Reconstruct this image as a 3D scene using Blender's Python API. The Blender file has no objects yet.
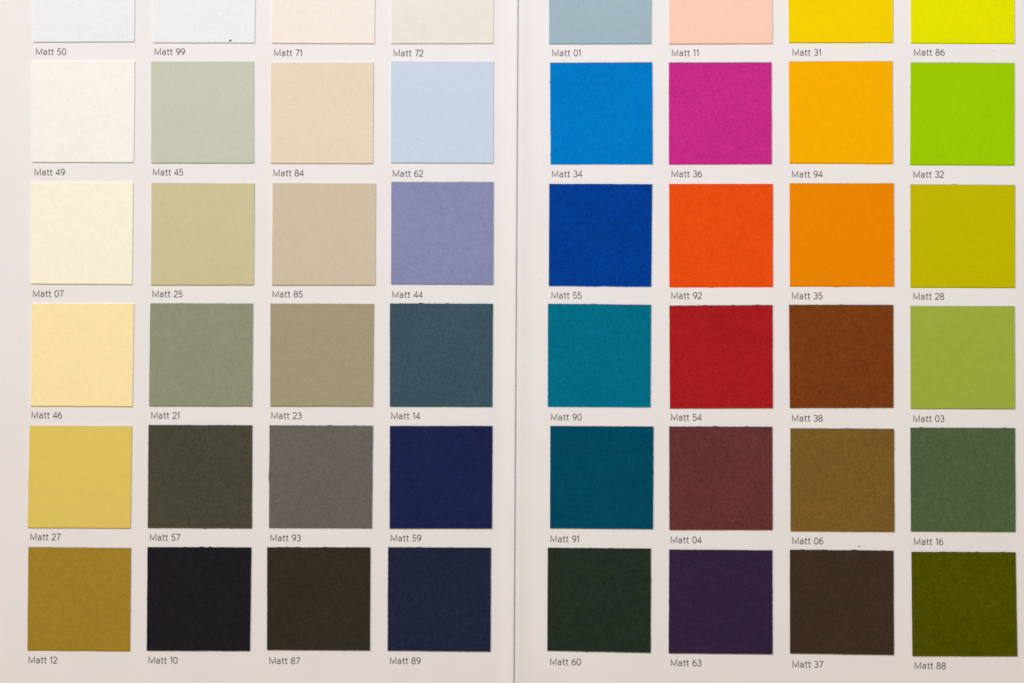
import bpy, math, random
from mathutils import Matrix, Vector

# ------------------------------------------------------------------ camera, world, lamps, exposure
scene = bpy.context.scene
PX = 0.2427e-3                      # metres of chart per photo pixel at the fold
DIST = 0.60                         # camera height above the chart
FOC = DIST / PX                     # focal length in pixels
PITCH, YAW, ROLL = 0.042959, 0.002044, 0.003373
CAM_POS = Vector((0.000511, -0.0257, DIST))
CAM_ROT = (Matrix.Rotation(ROLL, 3, 'Z') @ Matrix.Rotation(PITCH, 3, 'X') @ Matrix.Rotation(YAW, 3, 'Y'))

cam = bpy.data.objects.new('camera', bpy.data.cameras.new('camera'))
scene.collection.objects.link(cam)
cam.matrix_world = Matrix.Translation(CAM_POS) @ CAM_ROT.to_4x4()
cam.data.sensor_width = 36.0
cam.data.lens = 36.0 * FOC / 1024.0
cam.data.clip_start = 0.01
cam.data.clip_end = 50.0
scene.camera = cam

world = bpy.data.worlds.new('World')
scene.world = world
world.use_nodes = True
bg = world.node_tree.nodes['Background']
bg.inputs['Color'].default_value = (1.0, 0.690, 0.375, 1)
bg.inputs['Strength'].default_value = 0.36

def area_lamp(name, pos, target, size, power, colour):
    d = bpy.data.lights.new(name, 'AREA')
    d.shape = 'DISK'; d.size = size; d.energy = power; d.color = colour
    o = bpy.data.objects.new(name, d)
    scene.collection.objects.link(o)
    o.location = pos
    o.rotation_euler = (Vector(target) - Vector(pos)).to_track_quat('-Z', 'Y').to_euler()
    return o

area_lamp('desk_lamp', (0.0, 0.30, 0.44), (0.0, 0.0, 0.0), 0.10, 1.47, (0.76, 0.875, 1.0))
area_lamp('room_lamp', (-0.95, 0.98, 0.95), (0.0, 0.0, 0.0), 0.24, 16.9, (1.0, 0.872, 0.835))

scene.view_settings.view_transform = 'Standard'
scene.view_settings.look = 'None'
scene.view_settings.exposure = 0.0
scene.view_settings.gamma = 1.0
scene.view_settings.use_curve_mapping = False
scene.cycles.filter_width = 1.7

# ------------------------------------------------------------------ pixel -> page helpers
HINGE = 0.045654                    # the right page lifts this much about the fold
R_PAGE = Matrix.Rotation(-HINGE, 3, 'Y')

def on_page(px, py, right, lift=0.0):
    """photo pixel -> (u, v) on the plane of a page"""
    d = CAM_ROT @ Vector(((px - 512.0) / FOC, (341.5 - py) / FOC, -1.0))
    o = CAM_POS.copy()
    if right:
        inv = R_PAGE.inverted()
        d = inv @ d; o = inv @ o
    t = (lift - o.z) / d.z
    p = o + d * t
    return (p.x, p.y)

def link(name, verts, faces, mat, parent=None):
    me = bpy.data.meshes.new(name)
    me.from_pydata(verts, [], faces)
    me.validate(); me.update()
    o = bpy.data.objects.new(name, me)
    scene.collection.objects.link(o)
    if mat: me.materials.append(mat)
    if parent: o.parent = parent
    return o

# ------------------------------------------------------------------ materials
def base_mat(name, rough, spec):
    m = bpy.data.materials.new(name); m.use_nodes = True
    nt = m.node_tree
    b = nt.nodes['Principled BSDF']
    b.inputs['Roughness'].default_value = rough
    b.inputs['Specular IOR Level'].default_value = spec
    return m, nt, b

def N(nt, kind, **kw):
    n = nt.nodes.new(kind)
    for k, v in kw.items():
        if k in n.inputs: n.inputs[k].default_value = v
        else: setattr(n, k, v)
    return n

def noise_coords(nt, shift=True):
    tc = N(nt, 'ShaderNodeTexCoord')
    if not shift: return tc.outputs['Object']
    oi = N(nt, 'ShaderNodeObjectInfo')
    mul = N(nt, 'ShaderNodeMath', operation='MULTIPLY'); mul.inputs[1].default_value = 3.7
    nt.links.new(oi.outputs['Random'], mul.inputs[0])
    add = N(nt, 'ShaderNodeVectorMath', operation='ADD')
    nt.links.new(tc.outputs['Object'], add.inputs[0])
    nt.links.new(mul.outputs[0], add.inputs[1])
    return add.outputs[0]

def noise(nt, co, scale, detail=2.0, rough=0.5):
    n = N(nt, 'ShaderNodeTexNoise')
    n.inputs['Scale'].default_value = scale
    n.inputs['Detail'].default_value = detail
    n.inputs['Roughness'].default_value = rough
    nt.links.new(co, n.inputs['Vector'])
    return n.outputs['Fac']

def remap(nt, fac, lo, hi, f0=0.25, f1=0.75):
    r = N(nt, 'ShaderNodeMapRange')
    r.inputs['From Min'].default_value = f0; r.inputs['From Max'].default_value = f1
    r.inputs['To Min'].default_value = lo; r.inputs['To Max'].default_value = hi
    nt.links.new(fac, r.inputs['Value'])
    return r.outputs[0]

def mult(nt, a, b):
    m = N(nt, 'ShaderNodeMath', operation='MULTIPLY')
    nt.links.new(a, m.inputs[0]); nt.links.new(b, m.inputs[1])
    return m.outputs[0]

def swatch_material(name, rgb, grain):
    """dyed matt paper: fine fibre grain, soft clouds and a faint tooth"""
    m, nt, b = base_mat(name, 0.95, 0.05)
    co = noise_coords(nt)
    fine = remap(nt, noise(nt, co, 1700, 3, 0.7), 1 - 1.45 * grain, 1 + 1.45 * grain)
    mid = remap(nt, noise(nt, co, 650, 2, 0.6), 1 - grain * 0.5, 1 + grain * 0.5)
    cloud = remap(nt, noise(nt, co, 75, 2), 1 - grain * 0.3, 1 + grain * 0.3)
    val = mult(nt, mult(nt, fine, mid), cloud)
    sc = N(nt, 'ShaderNodeVectorMath', operation='SCALE')
    sc.inputs[0].default_value = rgb
    nt.links.new(val, sc.inputs['Scale'])
    nt.links.new(sc.outputs[0], b.inputs['Base Color'])
    bump = N(nt, 'ShaderNodeBump')
    bump.inputs['Strength'].default_value = 0.35
    bump.inputs['Distance'].default_value = 0.00006
    nt.links.new(noise(nt, co, 1900, 3, 0.6), bump.inputs['Height'])
    nt.links.new(bump.outputs[0], b.inputs['Normal'])
    return m

def paper_material():
    m, nt, b = base_mat('white_card', 0.7, 0.15)
    co = noise_coords(nt, False)
    v = mult(nt, remap(nt, noise(nt, co, 60, 3), 0.985, 1.015), remap(nt, noise(nt, co, 1300, 2), 0.988, 1.012))
    warm = N(nt, 'ShaderNodeMix', data_type='RGBA')
    warm.inputs['A'].default_value = (0.768, 0.786, 0.815, 1)
    warm.inputs['B'].default_value = (0.775, 0.794, 0.817, 1)
    nt.links.new(remap(nt, noise(nt, co, 110, 1), 0, 1), warm.inputs['Factor'])
    sc = N(nt, 'ShaderNodeVectorMath', operation='SCALE')
    nt.links.new(warm.outputs['Result'], sc.inputs[0]); nt.links.new(v, sc.inputs['Scale'])
    nt.links.new(sc.outputs[0], b.inputs['Base Color'])
    bump = N(nt, 'ShaderNodeBump')
    bump.inputs['Strength'].default_value = 0.12
    bump.inputs['Distance'].default_value = 0.00004
    nt.links.new(noise(nt, co, 900, 3), bump.inputs['Height'])
    nt.links.new(bump.outputs[0], b.inputs['Normal'])
    return m

def ink_material():
    m, nt, b = base_mat('grey_ink', 0.6, 0.2)
    co = noise_coords(nt)
    mix = N(nt, 'ShaderNodeMix', data_type='RGBA')
    mix.inputs['A'].default_value = (0.040, 0.034, 0.036, 1)
    mix.inputs['B'].default_value = (0.085, 0.074, 0.076, 1)
    nt.links.new(remap(nt, noise(nt, co, 2500, 2), 0, 1), mix.inputs['Factor'])
    nt.links.new(mix.outputs['Result'], b.inputs['Base Color'])
    return m

def table_material():
    m, nt, b = base_mat('wood_table', 0.5, 0.4)
    tc = N(nt, 'ShaderNodeTexCoord')
    mp = N(nt, 'ShaderNodeMapping'); mp.inputs['Scale'].default_value = (1, 9, 1)
    nt.links.new(tc.outputs['Object'], mp.inputs['Vector'])
    mix = N(nt, 'ShaderNodeMix', data_type='RGBA')
    mix.inputs['A'].default_value = (0.30, 0.20, 0.12, 1)
    mix.inputs['B'].default_value = (0.42, 0.30, 0.19, 1)
    nt.links.new(remap(nt, noise(nt, mp.outputs[0], 14, 5, 0.6), 0, 1), mix.inputs['Factor'])
    nt.links.new(mix.outputs['Result'], b.inputs['Base Color'])
    return m

PAPER = paper_material()
INK = ink_material()

# ------------------------------------------------------------------ table and the two pages of the chart
THICK = 0.0007
def box(x0, x1, y0, y1, z0, z1):
    v = [(x, y, z) for z in (z0, z1) for y in (y0, y1) for x in (x0, x1)]
    f = [(0, 2, 3, 1), (4, 5, 7, 6), (0, 1, 5, 4), (2, 6, 7, 3), (0, 4, 6, 2), (1, 3, 7, 5)]
    return v, f
v, f = box(-0.45, 0.45, -0.34, 0.34, -0.030, -THICK - 0.00002)
table = link('table_top', v, f, table_material())
table['kind'] = 'structure'

chart = bpy.data.objects.new('colour_chart', None)
scene.collection.objects.link(chart)
chart.empty_display_size = 0.02
chart['label'] = 'open white colour chart with rows of pasted matt colour swatches and printed captions'
chart['category'] = 'colour chart'

PAGE_W, TOP, BOT = 0.1345, 0.110, -0.099
def page_profile(side):
    """cross-section from the fold outwards: scored crease, soft ridge, flat sheet, eased edge"""
    half = 0.00026 if side > 0 else 0.00019          # half width of the scored crease
    amp = 0.00040
    ridge = lambda x: amp * math.exp(-(x / 0.0025) ** 2)
    out = [(0.00003, -0.00038), (half, -0.00038), (half, ridge(half) - 0.00003), (half + 0.00003, ridge(half))]
    out += [(x, ridge(x)) for x in [0.0003 + 0.0003 * i for i in range(16)]]
    out += [(0.03, 0.0), (0.08, 0.0), (PAGE_W - 0.00015, 0.0), (PAGE_W, -0.00015)]
    out += [(PAGE_W, -THICK), (0.00003, -THICK)]
    return out

def make_page(side):
    prof = page_profile(side)
    ys = [BOT + (TOP - BOT) * i / 24 for i in range(25)]
    n = len(prof); verts = []; faces = []
    for y in ys:
        for (x, z) in prof: verts.append((side * x + (0.00019 + 0.0026 * y) * max(0.0, 1 - x / 0.03), y, z))
    for j in range(len(ys) - 1):
        for i in range(n):
            a, b2 = j * n + i, j * n + (i + 1) % n
            q = (a, b2, b2 + n, a + n)
            faces.append(q if side > 0 else q[::-1])
    faces.append(tuple(range(n))[::-1] if side > 0 else tuple(range(n)))
    e = (len(ys) - 1) * n
    faces.append(tuple(e + i for i in range(n)) if side > 0 else tuple(e + i for i in range(n))[::-1])
    o = link('page', verts, faces, PAPER, chart)
    for p in o.data.polygons: p.use_smooth = False
    return o

page_left = make_page(-1)
page_left['label'] = 'left page of the chart with pale, grey and dark neutral swatches'
page_right = make_page(1)
page_right['label'] = 'right page of the chart with bright, green and brown swatches'
page_right.matrix_world = R_PAGE.to_4x4()

# ------------------------------------------------------------------ swatches
# number: (colour words, linear colour, corners in photo pixels TL TR BR BL; None = cut off by the frame)
SW = {
 '50': ('cool white', False, [None, None, (134.1, 41.9), (33.6, 42.4)]),
 '99': ('bright white', False, [None, None, (254.6, 43.2), (153.1, 42.9)]),
 '71': ('pale peach', False, [None, None, (374.4, 43.9), (272.1, 43.4)]),
 '72': ('pale stone', False, [None, None, (493.3, 43.7), (391.7, 43.9)]),
 '49': ('ivory', False, [(32.4, 61.5), (134.6, 61.5), (133.6, 162.7), (32.4, 162.5)]),
 '45': ('pale sage grey', False, [(151.3, 61.7), (253.6, 61.7), (253.9, 163.3), (151.5, 163.3)]),
 '84': ('sand beige', False, [(271.3, 62.7), (373.4, 62.7), (372.9, 163.8), (271.1, 163.5)]),
 '62': ('pale blue', False, [(391.4, 61.5), (493.5, 61.7), (493.3, 163.5), (391.2, 163.0)]),
 '07': ('cream', False, [(31.5, 182.7), (133.0, 182.7), (132.0, 284.8), (31.0, 284.0)]),
 '25': ('khaki beige', False, [(151.8, 183.0), (254.4, 183.7), (253.7, 285.3), (151.3, 285.3)]),
 '85': ('taupe beige', False, [(273.1, 183.2), (375.7, 183.7), (375.2, 285.3), (272.3, 285.5)]),
 '44': ('lavender blue', False, [(391.7, 182.2), (493.5, 182.2), (493.3, 284.8), (391.4, 284.3)]),
 '46': ('pale yellow', False, [(32.0, 304.0), (133.8, 304.0), (132.3, 406.8), (31.0, 406.3)]),
 '21': ('sage green', False, [(150.6, 303.6), (252.9, 303.8), (252.1, 406.5), (149.3, 406.3)]),
 '23': ('grey brown', False, [(270.8, 303.8), (373.9, 304.1), (372.9, 406.5), (270.6, 406.5)]),
 '14': ('slate blue', False, [(390.2, 303.8), (493.0, 304.1), (492.3, 407.0), (390.2, 406.8)]),
 '27': ('mustard yellow', False, [(30.0, 425.8), (131.8, 426.3), (130.5, 528.5), (27.9, 528.0)]),
 '57': ('dark olive grey', False, [(148.8, 425.3), (252.2, 425.6), (251.9, 528.5), (148.0, 528.0)]),
 '93': ('mid grey', False, [(269.8, 425.6), (372.9, 426.1), (371.9, 528.5), (269.3, 528.0)]),
 '59': ('navy blue', False, [(390.2, 426.3), (492.5, 426.3), (492.0, 528.8), (389.9, 528.8)]),
 '12': ('ochre brown', False, [(28.7, 547.3), (130.8, 548.3), (129.8, 651.2), (27.7, 650.4)]),
 '10': ('black', False, [(147.8, 547.5), (251.4, 547.8), (249.9, 651.2), (147.0, 650.9)]),
 '87': ('brown black', False, [(267.5, 547.7), (370.4, 547.8), (369.9, 650.7), (267.3, 650.2)]),
 '89': ('blue black', False, [(388.4, 547.6), (491.0, 548.1), (490.5, 651.9), (387.9, 650.9)]),
 '01': ('grey blue', True, [None, None, (651.2, 43.9), (549.4, 44.2)]),
 '11': ('peach pink', True, [None, None, (772.4, 43.9), (669.5, 44.2)]),
 '31': ('golden yellow', True, [None, None, (893.0, 42.7), (789.1, 42.7)]),
 '86': ('lemon yellow', True, [None, None, (1014.6, 43.7), (911.3, 43.2)]),
 '34': ('bright blue', True, [(550.4, 63.0), (652.2, 62.5), (652.7, 164.3), (550.9, 164.3)]),
 '36': ('magenta', True, [(669.2, 62.7), (771.6, 62.5), (771.8, 164.1), (669.2, 164.5)]),
 '94': ('amber yellow', True, [(789.1, 61.5), (892.5, 61.2), (893.0, 163.8), (789.9, 163.3)]),
 '32': ('lime green', True, [(911.0, 62.5), (1014.4, 63.0), (1014.4, 165.3), (910.5, 164.8)]),
 '55': ('royal blue', True, [(549.6, 184.2), (652.2, 184.5), (651.2, 286.8), (549.1, 286.0)]),
 '92': ('orange red', True, [(669.5, 184.2), (772.9, 184.2), (772.9, 286.8), (669.7, 287.1)]),
 '35': ('orange', True, [(789.9, 183.5), (893.8, 183.5), (894.0, 286.3), (790.2, 286.3)]),
 '28': ('mustard green', True, [(910.8, 184.5), (1014.9, 185.0), (1014.9, 287.8), (910.8, 287.3)]),
 '90': ('teal', True, [(548.3, 304.1), (651.2, 305.1), (650.4, 407.3), (548.1, 406.8)]),
 '54': ('crimson red', True, [(669.7, 305.9), (772.6, 305.3), (772.9, 408.3), (670.2, 408.6)]),
 '38': ('chestnut brown', True, [(789.4, 305.1), (893.3, 305.1), (893.5, 407.8), (790.2, 408.1)]),
 '03': ('apple green', True, [(910.8, 306.1), (1014.6, 306.4), (1015.1, 409.1), (911.0, 408.8)]),
 '91': ('dark teal', True, [(550.6, 426.3), (653.5, 426.8), (653.0, 529.3), (550.4, 528.5)]),
 '04': ('maroon brown', True, [(669.5, 426.8), (772.4, 427.1), (772.6, 530.1), (669.7, 530.1)]),
 '06': ('olive brown', True, [(790.7, 428.6), (894.0, 429.1), (894.5, 532.1), (790.9, 531.3)]),
 '16': ('moss green', True, [(910.8, 428.0), (1015.1, 428.4), (1015.6, 532.1), (911.3, 531.6)]),
 '60': ('dark bottle green', True, [(548.1, 548.1), (650.9, 548.9), (650.7, 653.0), (547.6, 650.9)]),
 '63': ('dark purple', True, [(669.5, 549.9), (772.4, 550.6), (772.6, 654.5), (669.0, 653.5)]),
 '37': ('dark brown', True, [(790.2, 550.1), (893.5, 551.1), (894.0, 655.2), (790.4, 653.7)]),
 '88': ('dark olive green', True, [(911.8, 552.2), (1015.6, 552.7), (1017.4, 656.5), (912.8, 656.3)]),
}
ALBEDO = {
 '50': (0.7566, 0.8259, 0.8849),
 '99': (0.7630, 0.8217, 0.8605),
 '71': (0.8139, 0.7807, 0.7379),
 '72': (0.7310, 0.7533, 0.7024),
 '49': (0.8330, 0.8643, 0.8453),
 '45': (0.5166, 0.5637, 0.4778),
 '84': (0.7230, 0.6560, 0.5247),
 '62': (0.5305, 0.6492, 0.8100),
 '07': (0.8717, 0.8854, 0.7399),
 '25': (0.5586, 0.5356, 0.3248),
 '85': (0.5743, 0.5247, 0.4024),
 '44': (0.2267, 0.2590, 0.4655),
 '46': (0.8945, 0.7972, 0.4393),
 '21': (0.2562, 0.2864, 0.2052),
 '23': (0.3498, 0.3199, 0.2136),
 '14': (0.0432, 0.0887, 0.1257),
 '27': (0.7039, 0.5784, 0.1346),
 '57': (0.0629, 0.0653, 0.0457),
 '93': (0.1311, 0.1297, 0.1188),
 '59': (0.0108, 0.0184, 0.0789),
 '12': (0.3449, 0.2266, 0.0250),
 '10': (0.0134, 0.0129, 0.0173),
 '87': (0.0316, 0.0281, 0.0194),
 '89': (0.0143, 0.0213, 0.0503),
 '01': (0.3151, 0.4452, 0.5332),
 '11': (0.8606, 0.5827, 0.4862),
 '31': (0.8085, 0.6149, 0.0000),
 '86': (0.7070, 0.7522, 0.0000),
 '34': (0.0000, 0.1856, 0.5738),
 '36': (0.5044, 0.0233, 0.2457),
 '94': (0.8474, 0.4203, 0.0000),
 '32': (0.3060, 0.5891, 0.0000),
 '55': (0.0000, 0.0446, 0.2962),
 '92': (0.7455, 0.0733, 0.0052),
 '35': (0.7753, 0.2383, 0.0000),
 '28': (0.4945, 0.4742, 0.0000),
 '90': (0.0000, 0.1521, 0.2564),
 '54': (0.3562, 0.0117, 0.0146),
 '38': (0.1743, 0.0454, 0.0076),
 '03': (0.3190, 0.4279, 0.0542),
 '91': (0.0000, 0.0664, 0.1258),
 '04': (0.1207, 0.0345, 0.0365),
 '06': (0.1806, 0.1086, 0.0232),
 '16': (0.0745, 0.1256, 0.0541),
 '60': (0.0175, 0.0302, 0.0213),
 '63': (0.0307, 0.0176, 0.0543),
 '37': (0.0469, 0.0305, 0.0192),
 '88': (0.0721, 0.0823, 0.0000),
}
# small burrs left by the cutter: number -> list of (edge, position along edge 0..1, height mm, width mm)
BURRS = {
 '10': [('T', .36, .16, .5), ('T', .52, .22, 1.1), ('T', .60, .25, .6), ('L', .5, .1, .6)],
 '87': [('T', .12, .16, .6), ('T', .19, .2, .5), ('T', .30, .14, 1.2), ('T', .55, .1, 1.4)],
 '37': [('T', .12, .14, 1.0), ('T', .33, .12, 1.4), ('T', .62, .18, 1.8), ('T', .9, .12, .8)],
 '88': [('T', .30, .12, 1.0), ('T', .55, .14, .6), ('T', .63, .16, .5), ('T', .88, .14, .9)],
 '60': [('B', .38, .16, .8), ('T', .62, .12, .9), ('R', .3, .1, 1.4)],
 '14': [('T', .30, .22, 1.4), ('T', .56, .18, .8), ('T', .68, .12, .6)],
 '93': [('T', .58, .18, 1.6), ('T', .82, .12, .8), ('L', .5, .2, 3.0)],
 '04': [('T', .30, .12, .8), ('T', .45, .18, 1.4), ('T', .75, .12, 1.0)],
 '54': [('T', .35, .14, 1.0), ('T', .62, .16, .7), ('T', .85, .18, .9)],
 '28': [('T', .42, .24, 1.6), ('L', .45, .12, .8)],
 '32': [('L', .24, .3, .35), ('T', .4, .1, 1.2)],
 '34': [('L', .19, .34, .3), ('L', .66, .1, .5), ('L', .9, .14, .5)],
 '35': [('B', .44, .22, .9), ('B', .8, .1, 2.0), ('R', .73, .16, .5)],
 '38': [('B', .75, .14, 1.0), ('T', .5, .08, 2.0)],
 '16': [('T', .10, .16, .8), ('T', .32, .14, .7), ('T', .9, .16, 1.0), ('L', .42, .14, .5)],
 '90': [('T', .45, .12, 1.6), ('T', .12, .1, .6)],
 '91': [('R', .3, .14, .5), ('R', .45, .1, .5)],
 '57': [('B', .55, .16, .9), ('B', .8, .18, .7), ('T', .4, .08, 2.0)],
 '06': [('T', .55, .1, 2.4), ('R', .2, .1, .6)],
 '55': [('B', .45, .1, 1.0), ('T', .6, .1, 1.4)],
 '92': [('L', .65, .12, .8), ('B', .4, .1, 1.4)],
 '12': [('T', .2, .08, 2.0), ('R', .6, .1, .8)],
 '89': [('T', .3, .1, 1.2), ('R', .15, .12, .6)],
 '45': [('R', .3, .08, .8)], '36': [('L', .3, .08, .8)],
 '63': [('L', .5, .1, 1.0), ('R', .4, .1, .8)],
 '21': [('T', .3, .1, 1.4), ('T', .7, .12, 1.0)],
}
SW_T = 0.00028                       # thickness of a pasted swatch

def make_swatch(num, words, corners, right, page):
    rnd = random.Random('swatch' + num)
    TL, TR, BR, BL = corners
    uv = {k: (on_page(p[0] - (0.35 if k[1] == 'L' else 0.0), p[1] - 0.4, right, SW_T) if p else None) for k, p in zip(('TL', 'TR', 'BR', 'BL'), corners)}
    if uv['TL'] is None:             # top row: the frame cuts it, a swatch is 24.9 mm high
        uv['TL'] = (uv['BL'][0] - 0.0001, uv['BL'][1] + 0.02485)
        uv['TR'] = (uv['BR'][0] + 0.0001, uv['BR'][1] + 0.02485)
    P = {k: Vector(p) for k, p in uv.items()}
    c = sum(P.values(), Vector((0, 0))) / 4
    for k in P: P[k] = P[k] - c
    edges = [('B', 'BL', 'BR'), ('R', 'BR', 'TR'), ('T', 'TR', 'TL'), ('L', 'TL', 'BL')]
    ring = []
    for nm, a, b in edges:
        A, B = P[a], P[b]
        t = (B - A); L = t.length; t = t / L; nrm = Vector((t.y, -t.x))
        n = 80
        ph = [(rnd.uniform(1, 3.2), rnd.uniform(0, 6.3), rnd.uniform(.004, .013)) for _ in range(3)] + \
             [(rnd.uniform(8, 17), rnd.uniform(0, 6.3), rnd.uniform(.004, .012)) for _ in range(2)]
        rough = 0.007 if nm == 'T' else 0.003
        for i in range(n):
            s = i / n
            w = min(1.0, 8 * s, 8 * (1 - s))
            off = sum(am * math.sin(fr * 6.283 * s + p0) for fr, p0, am in ph) * w + rnd.gauss(0, rough) * w
            ss = s if nm in ('B',) else s
            for (be, pos, hh, ww) in BURRS.get(num, []):
                if be != nm: continue
                q = pos if nm in ('B', ) else (1 - pos)
                if nm == 'L': q = pos
                if nm == 'R': q = 1 - pos
                if be == 'T': off += max(0.0, rnd.gauss(-0.01, 0.022)) * w
                dd = (s - q) * L * 1000 / ww
                off += 0.75 * hh * math.exp(-(2.6 * dd) ** 2)
            ring.append(A + t * (L * s) + nrm * off * 0.001)
    m = len(ring); verts = []; faces = []
    cuts = [(0.0, 0.00004), (0.0, SW_T * 0.80), (0.00002, SW_T * 0.95), (0.00006, SW_T)]
    for inset, z in cuts:
        for p in ring:
            l = p.length
            # inset towards the centre on both axes
            k = Vector((p.x - math.copysign(min(inset, abs(p.x)), p.x) * (abs(p.x) / 0.0125),
                        p.y - math.copysign(min(inset, abs(p.y)), p.y) * (abs(p.y) / 0.0125)))
            verts.append((k.x, k.y, z))
    for j in range(len(cuts) - 1):
        for i in range(m):
            a, b = j * m + i, j * m + (i + 1) % m
            faces.append((a, b, b + m, a + m))
    e = (len(cuts) - 1) * m
    faces.append(tuple(e + i for i in range(m)))
    faces.append(tuple(range(m))[::-1])
    rgb = ALBEDO[num]
    lum = 0.2126 * rgb[0] + 0.7152 * rgb[1] + 0.0722 * rgb[2]
    grain = 0.032 + 0.19 * max(0.0, 1 - lum / 0.5) ** 2
    mat = swatch_material('matt_' + words.replace(' ', '_').replace('-', '_'), rgb, grain)
    o = link('swatch', verts, faces, mat, page)
    o.location = (c.x, c.y, 0.0)
    o['label'] = words + ' square swatch pasted above the caption Matt ' + num
    return o

# ------------------------------------------------------------------ printed captions, drawn stroke by stroke (cap height = 1)
def arc(cx, cy, rx, ry, a0, a1, n=10):
    return [(cx + rx * math.cos(math.radians(a0 + (a1 - a0) * i / n)),
             cy + ry * math.sin(math.radians(a0 + (a1 - a0) * i / n))) for i in range(n + 1)]
GLYPH = {   # advance, strokes
 'M': (1.19, [[(0.07, 0), (0.07, 1), (0.51, 0.10), (0.95, 1), (0.95, 0)]]),
 'a': (0.75, [[(0.08, 0.55)] + arc(0.30, 0.47, 0.22, 0.24, 150, 0) + [(0.52, 0.0)],
              [(0.52, 0.42)] + arc(0.25, 0.215, 0.19, 0.20, 90, 270) + [(0.42, 0.06), (0.52, 0.18)]]),
 't': (0.50, [[(0.17, 0.94), (0.17, 0.16)] + arc(0.30, 0.15, 0.13, 0.14, 180, 275, 5) + [(0.40, 0.02)], [(0.0, 0.70), (0.40, 0.70)]]),
 ' ': (0.43, []),
 '0': (0.78, [arc(0.36, 0.5, 0.29, 0.49, 0, 360, 24)]),
 '1': (0.50, [[(0.06, 0.80), (0.27, 0.98), (0.27, 0.0)]]),
 '2': (0.74, [arc(0.33, 0.70, 0.26, 0.28, 170, -25, 12) + [(0.06, 0.01), (0.64, 0.01)]]),
 '3': (0.74, [arc(0.32, 0.745, 0.235, 0.24, 155, -80, 12) + [(0.26, 0.525)], [(0.26, 0.525)] + arc(0.32, 0.27, 0.28, 0.265, 78, -158, 14)]),
 '4': (0.76, [[(0.50, 0.0), (0.50, 0.98), (0.05, 0.26), (0.68, 0.26)]]),
 '5': (0.74, [[(0.58, 0.98), (0.16, 0.98), (0.11, 0.50)] + arc(0.32, 0.315, 0.28, 0.305, 130, -155, 14)]),
 '6': (0.76, [[(0.50, 0.97)] + arc(0.46, 0.33, 0.38, 0.62, 100, 165, 7) + arc(0.35, 0.305, 0.28, 0.295, 180, 540, 20)]),
 '7': (0.70, [[(0.05, 0.98), (0.60, 0.98), (0.22, 0.0)]]),
 '8': (0.76, [arc(0.34, 0.745, 0.235, 0.235, 0, 360, 20), arc(0.34, 0.255, 0.285, 0.255, 0, 360, 20)]),
 '9': (0.76, [[(0.18, 0.02)] + arc(0.24, 0.66, 0.38, 0.62, -80, -15, 7) + arc(0.35, 0.69, 0.28, 0.295, 0, 360, 20)]),
}
CAP_H = 6.35 * PX
STROKE = 0.128

def ribbon(pts, w):
    out = []
    for i, p in enumerate(pts):
        p = Vector(p)
        a = (p - Vector(pts[i - 1])).normalized() if i else None
        b = (Vector(pts[i + 1]) - p).normalized() if i < len(pts) - 1 else None
        if a is None: a = b
        if b is None: b = a
        if a.length == 0: a = b
        if b.length == 0: b = a
        n = Vector((-a.y - b.y, a.x + b.x))
        n = n.normalized() if n.length > 1e-6 else Vector((-a.y, a.x))
        c = max(0.42, n.dot(Vector((-a.y, a.x))))
        n = n * (w / 2 / c)
        out.append((p + n, p - n))
    return out

def make_caption(num, px, py, right, page):
    u, v = on_page(px, py, right)
    verts, faces = [], []
    x = -0.0; layer = 0
    for ch in 'Matt ' + num:
        adv, strokes = GLYPH[ch]
        for st in strokes:
            clean = [st[0]]
            for q in st[1:]:
                if abs(q[0] - clean[-1][0]) + abs(q[1] - clean[-1][1]) > 1e-4: clean.append(q)
            rb = ribbon(clean, STROKE)
            z = 0.000016 + layer * 0.0000012; layer += 1
            k = len(verts)
            for l, r in rb:
                verts.append(((x + l.x) * CAP_H, l.y * CAP_H, z)); verts.append(((x + r.x) * CAP_H, r.y * CAP_H, z))
            for i in range(len(rb) - 1):
                faces.append((k + 2 * i, k + 2 * i + 1, k + 2 * i + 3, k + 2 * i + 2))
        x += adv
    o = link('caption', verts, faces, INK, page)
    o.location = (u, v, 0.0)
    o.rotation_euler = (0, 0, 0)
    o['label'] = 'small grey printed caption reading Matt ' + num
    return o

CAPTIONS = {
 '50': (35.8, 54.8),
 '99': (154.6, 54.8),
 '71': (274.1, 55.9),
 '72': (393.5, 56.1),
 '01': (552.2, 56.1),
 '11': (671.8, 56.1),
 '31': (792.4, 55.6),
 '86': (913.8, 55.6),
 '49': (34.5, 175.3),
 '45': (152.9, 175.3),
 '84': (273.4, 176.1),
 '62': (392.7, 176.6),
 '34': (551.9, 177.1),
 '36': (671.5, 177.1),
 '94': (791.9, 177.4),
 '32': (913.3, 177.6),
 '07': (33, 296.7),
 '25': (152.3, 297),
 '85': (272.3, 297.2),
 '44': (392.2, 297.7),
 '55': (551.4, 298.5),
 '92': (671.3, 298.7),
 '35': (791.9, 299),
 '28': (913.3, 299.5),
 '46': (31.5, 418.2),
 '21': (151.1, 418.5),
 '23': (271.3, 418.7),
 '14': (391.2, 419),
 '90': (550.9, 420.2),
 '54': (671, 420.5),
 '38': (791.9, 421.3),
 '03': (913.3, 421.8),
 '27': (30.2, 540),
 '57': (149.8, 540.5),
 '93': (270.3, 541),
 '59': (390.7, 541.2),
 '91': (550.4, 542),
 '04': (670.7, 543),
 '06': (792.2, 544),
 '16': (913.8, 544.8),
 '12': (28.4, 663.1),
 '10': (148.5, 663.4),
 '87': (269.3, 663.9),
 '89': (389.9, 663.9),
 '60': (550.1, 664.9),
 '63': (670.7, 665.9),
 '37': (792.4, 667.4),
 '88': (914.6, 668.7),
}
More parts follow.
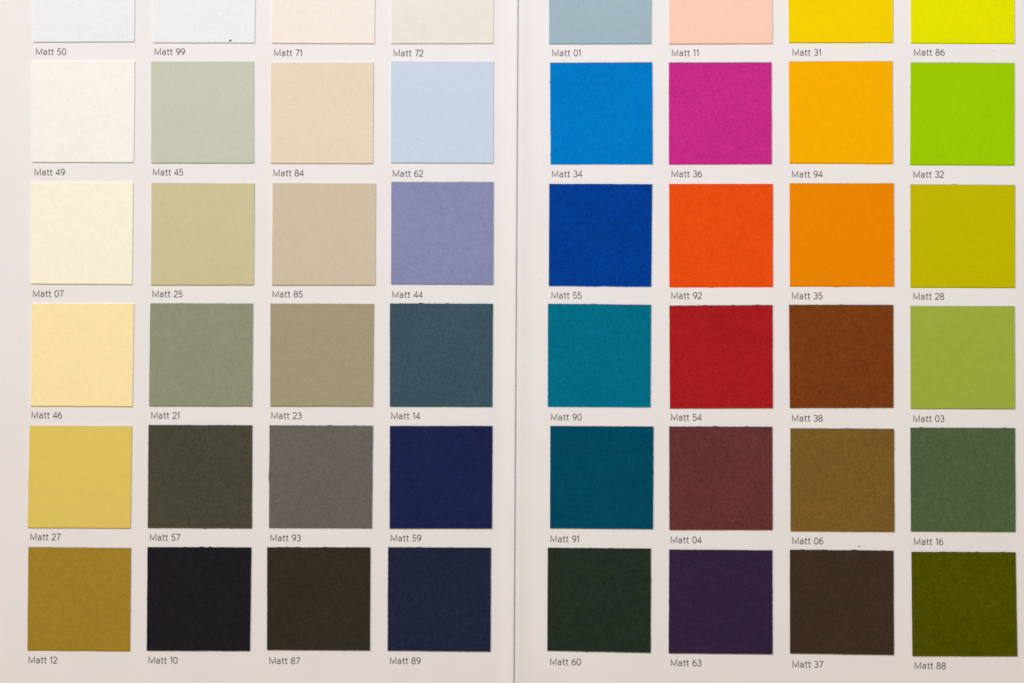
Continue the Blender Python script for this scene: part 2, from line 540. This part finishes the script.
for num, (words, right, corners) in SW.items():
    pg = page_right if right else page_left
    make_swatch(num, words, corners, right, pg)
for num, (px, py) in CAPTIONS.items():
    right = SW[num][1]
    make_caption(num, px, py, right, page_right if right else page_left)

# ------------------------------------------------------------------ crumbs of dust lying on the chart
def crumb(px, py, right, z, size, flat, label, colour, seed):
    rnd = random.Random(seed)
    u, v = on_page(px, py, right, z)
    n = 9; rings = [(0.0, 0.7), (0.45, 1.0), (0.85, 0.6)]
    rad = [rnd.uniform(0.7, 1.25) for _ in range(n)]
    verts = []; faces = []
    for h, s in rings:
        for i in range(n):
            a = 6.28318 * i / n
            verts.append((size * s * rad[i] * math.cos(a), size * flat * s * rad[i] * math.sin(a), size * 0.8 * h))
    for j in range(2):
        for i in range(n):
            a, b = j * n + i, j * n + (i + 1) % n
            faces.append((a, b, b + n, a + n))
    faces.append(tuple(2 * n + i for i in range(n))); faces.append(tuple(range(n))[::-1])
    m, nt, bs = base_mat('dust', 0.9, 0.1)
    mix = N(nt, 'ShaderNodeMix', data_type='RGBA')
    mix.inputs['A'].default_value = tuple(colour) + (1,)
    mix.inputs['B'].default_value = tuple(c * 1.6 for c in colour) + (1,)
    nt.links.new(remap(nt, noise(nt, noise_coords(nt), 6000, 1), 0, 1), mix.inputs['Factor'])
    nt.links.new(mix.outputs['Result'], bs.inputs['Base Color'])
    o = link('dust_speck', verts, faces, m)
    p = Vector((u, v, z + 0.000002))
    if right:
        o.matrix_world = R_PAGE.to_4x4() @ Matrix.Translation(p)
    else:
        o.location = p
    o['label'] = label; o['category'] = 'dust speck'; o['group'] = 'dust specks on the chart'
    return o

crumb(230.2, 40.4, False, SW_T, 0.00028, 0.8, 'dark dust speck on the lower right of the white swatch Matt 99', (0.03, 0.03, 0.03), 1)
crumb(858.8, 546.2, True, 0.0, 0.00026, 0.5, 'grey dust speck on the paper just above the brown swatch Matt 37', (0.36, 0.32, 0.30), 2)
crumb(417.4, 139.2, False, SW_T, 0.00016, 0.7, 'tiny grey dust speck on the pale blue swatch Matt 62', (0.36, 0.38, 0.42), 3)
crumb(540.0, 278.5, True, 0.0, 0.00016, 0.7, 'faint grey dust speck on the bare paper left of Matt 55', (0.55, 0.50, 0.48), 4)
crumb(992.3, 50.3, True, 0.0, 0.00016, 0.8, 'faint grey dust speck on the paper right of the caption Matt 86', (0.58, 0.54, 0.52), 5)
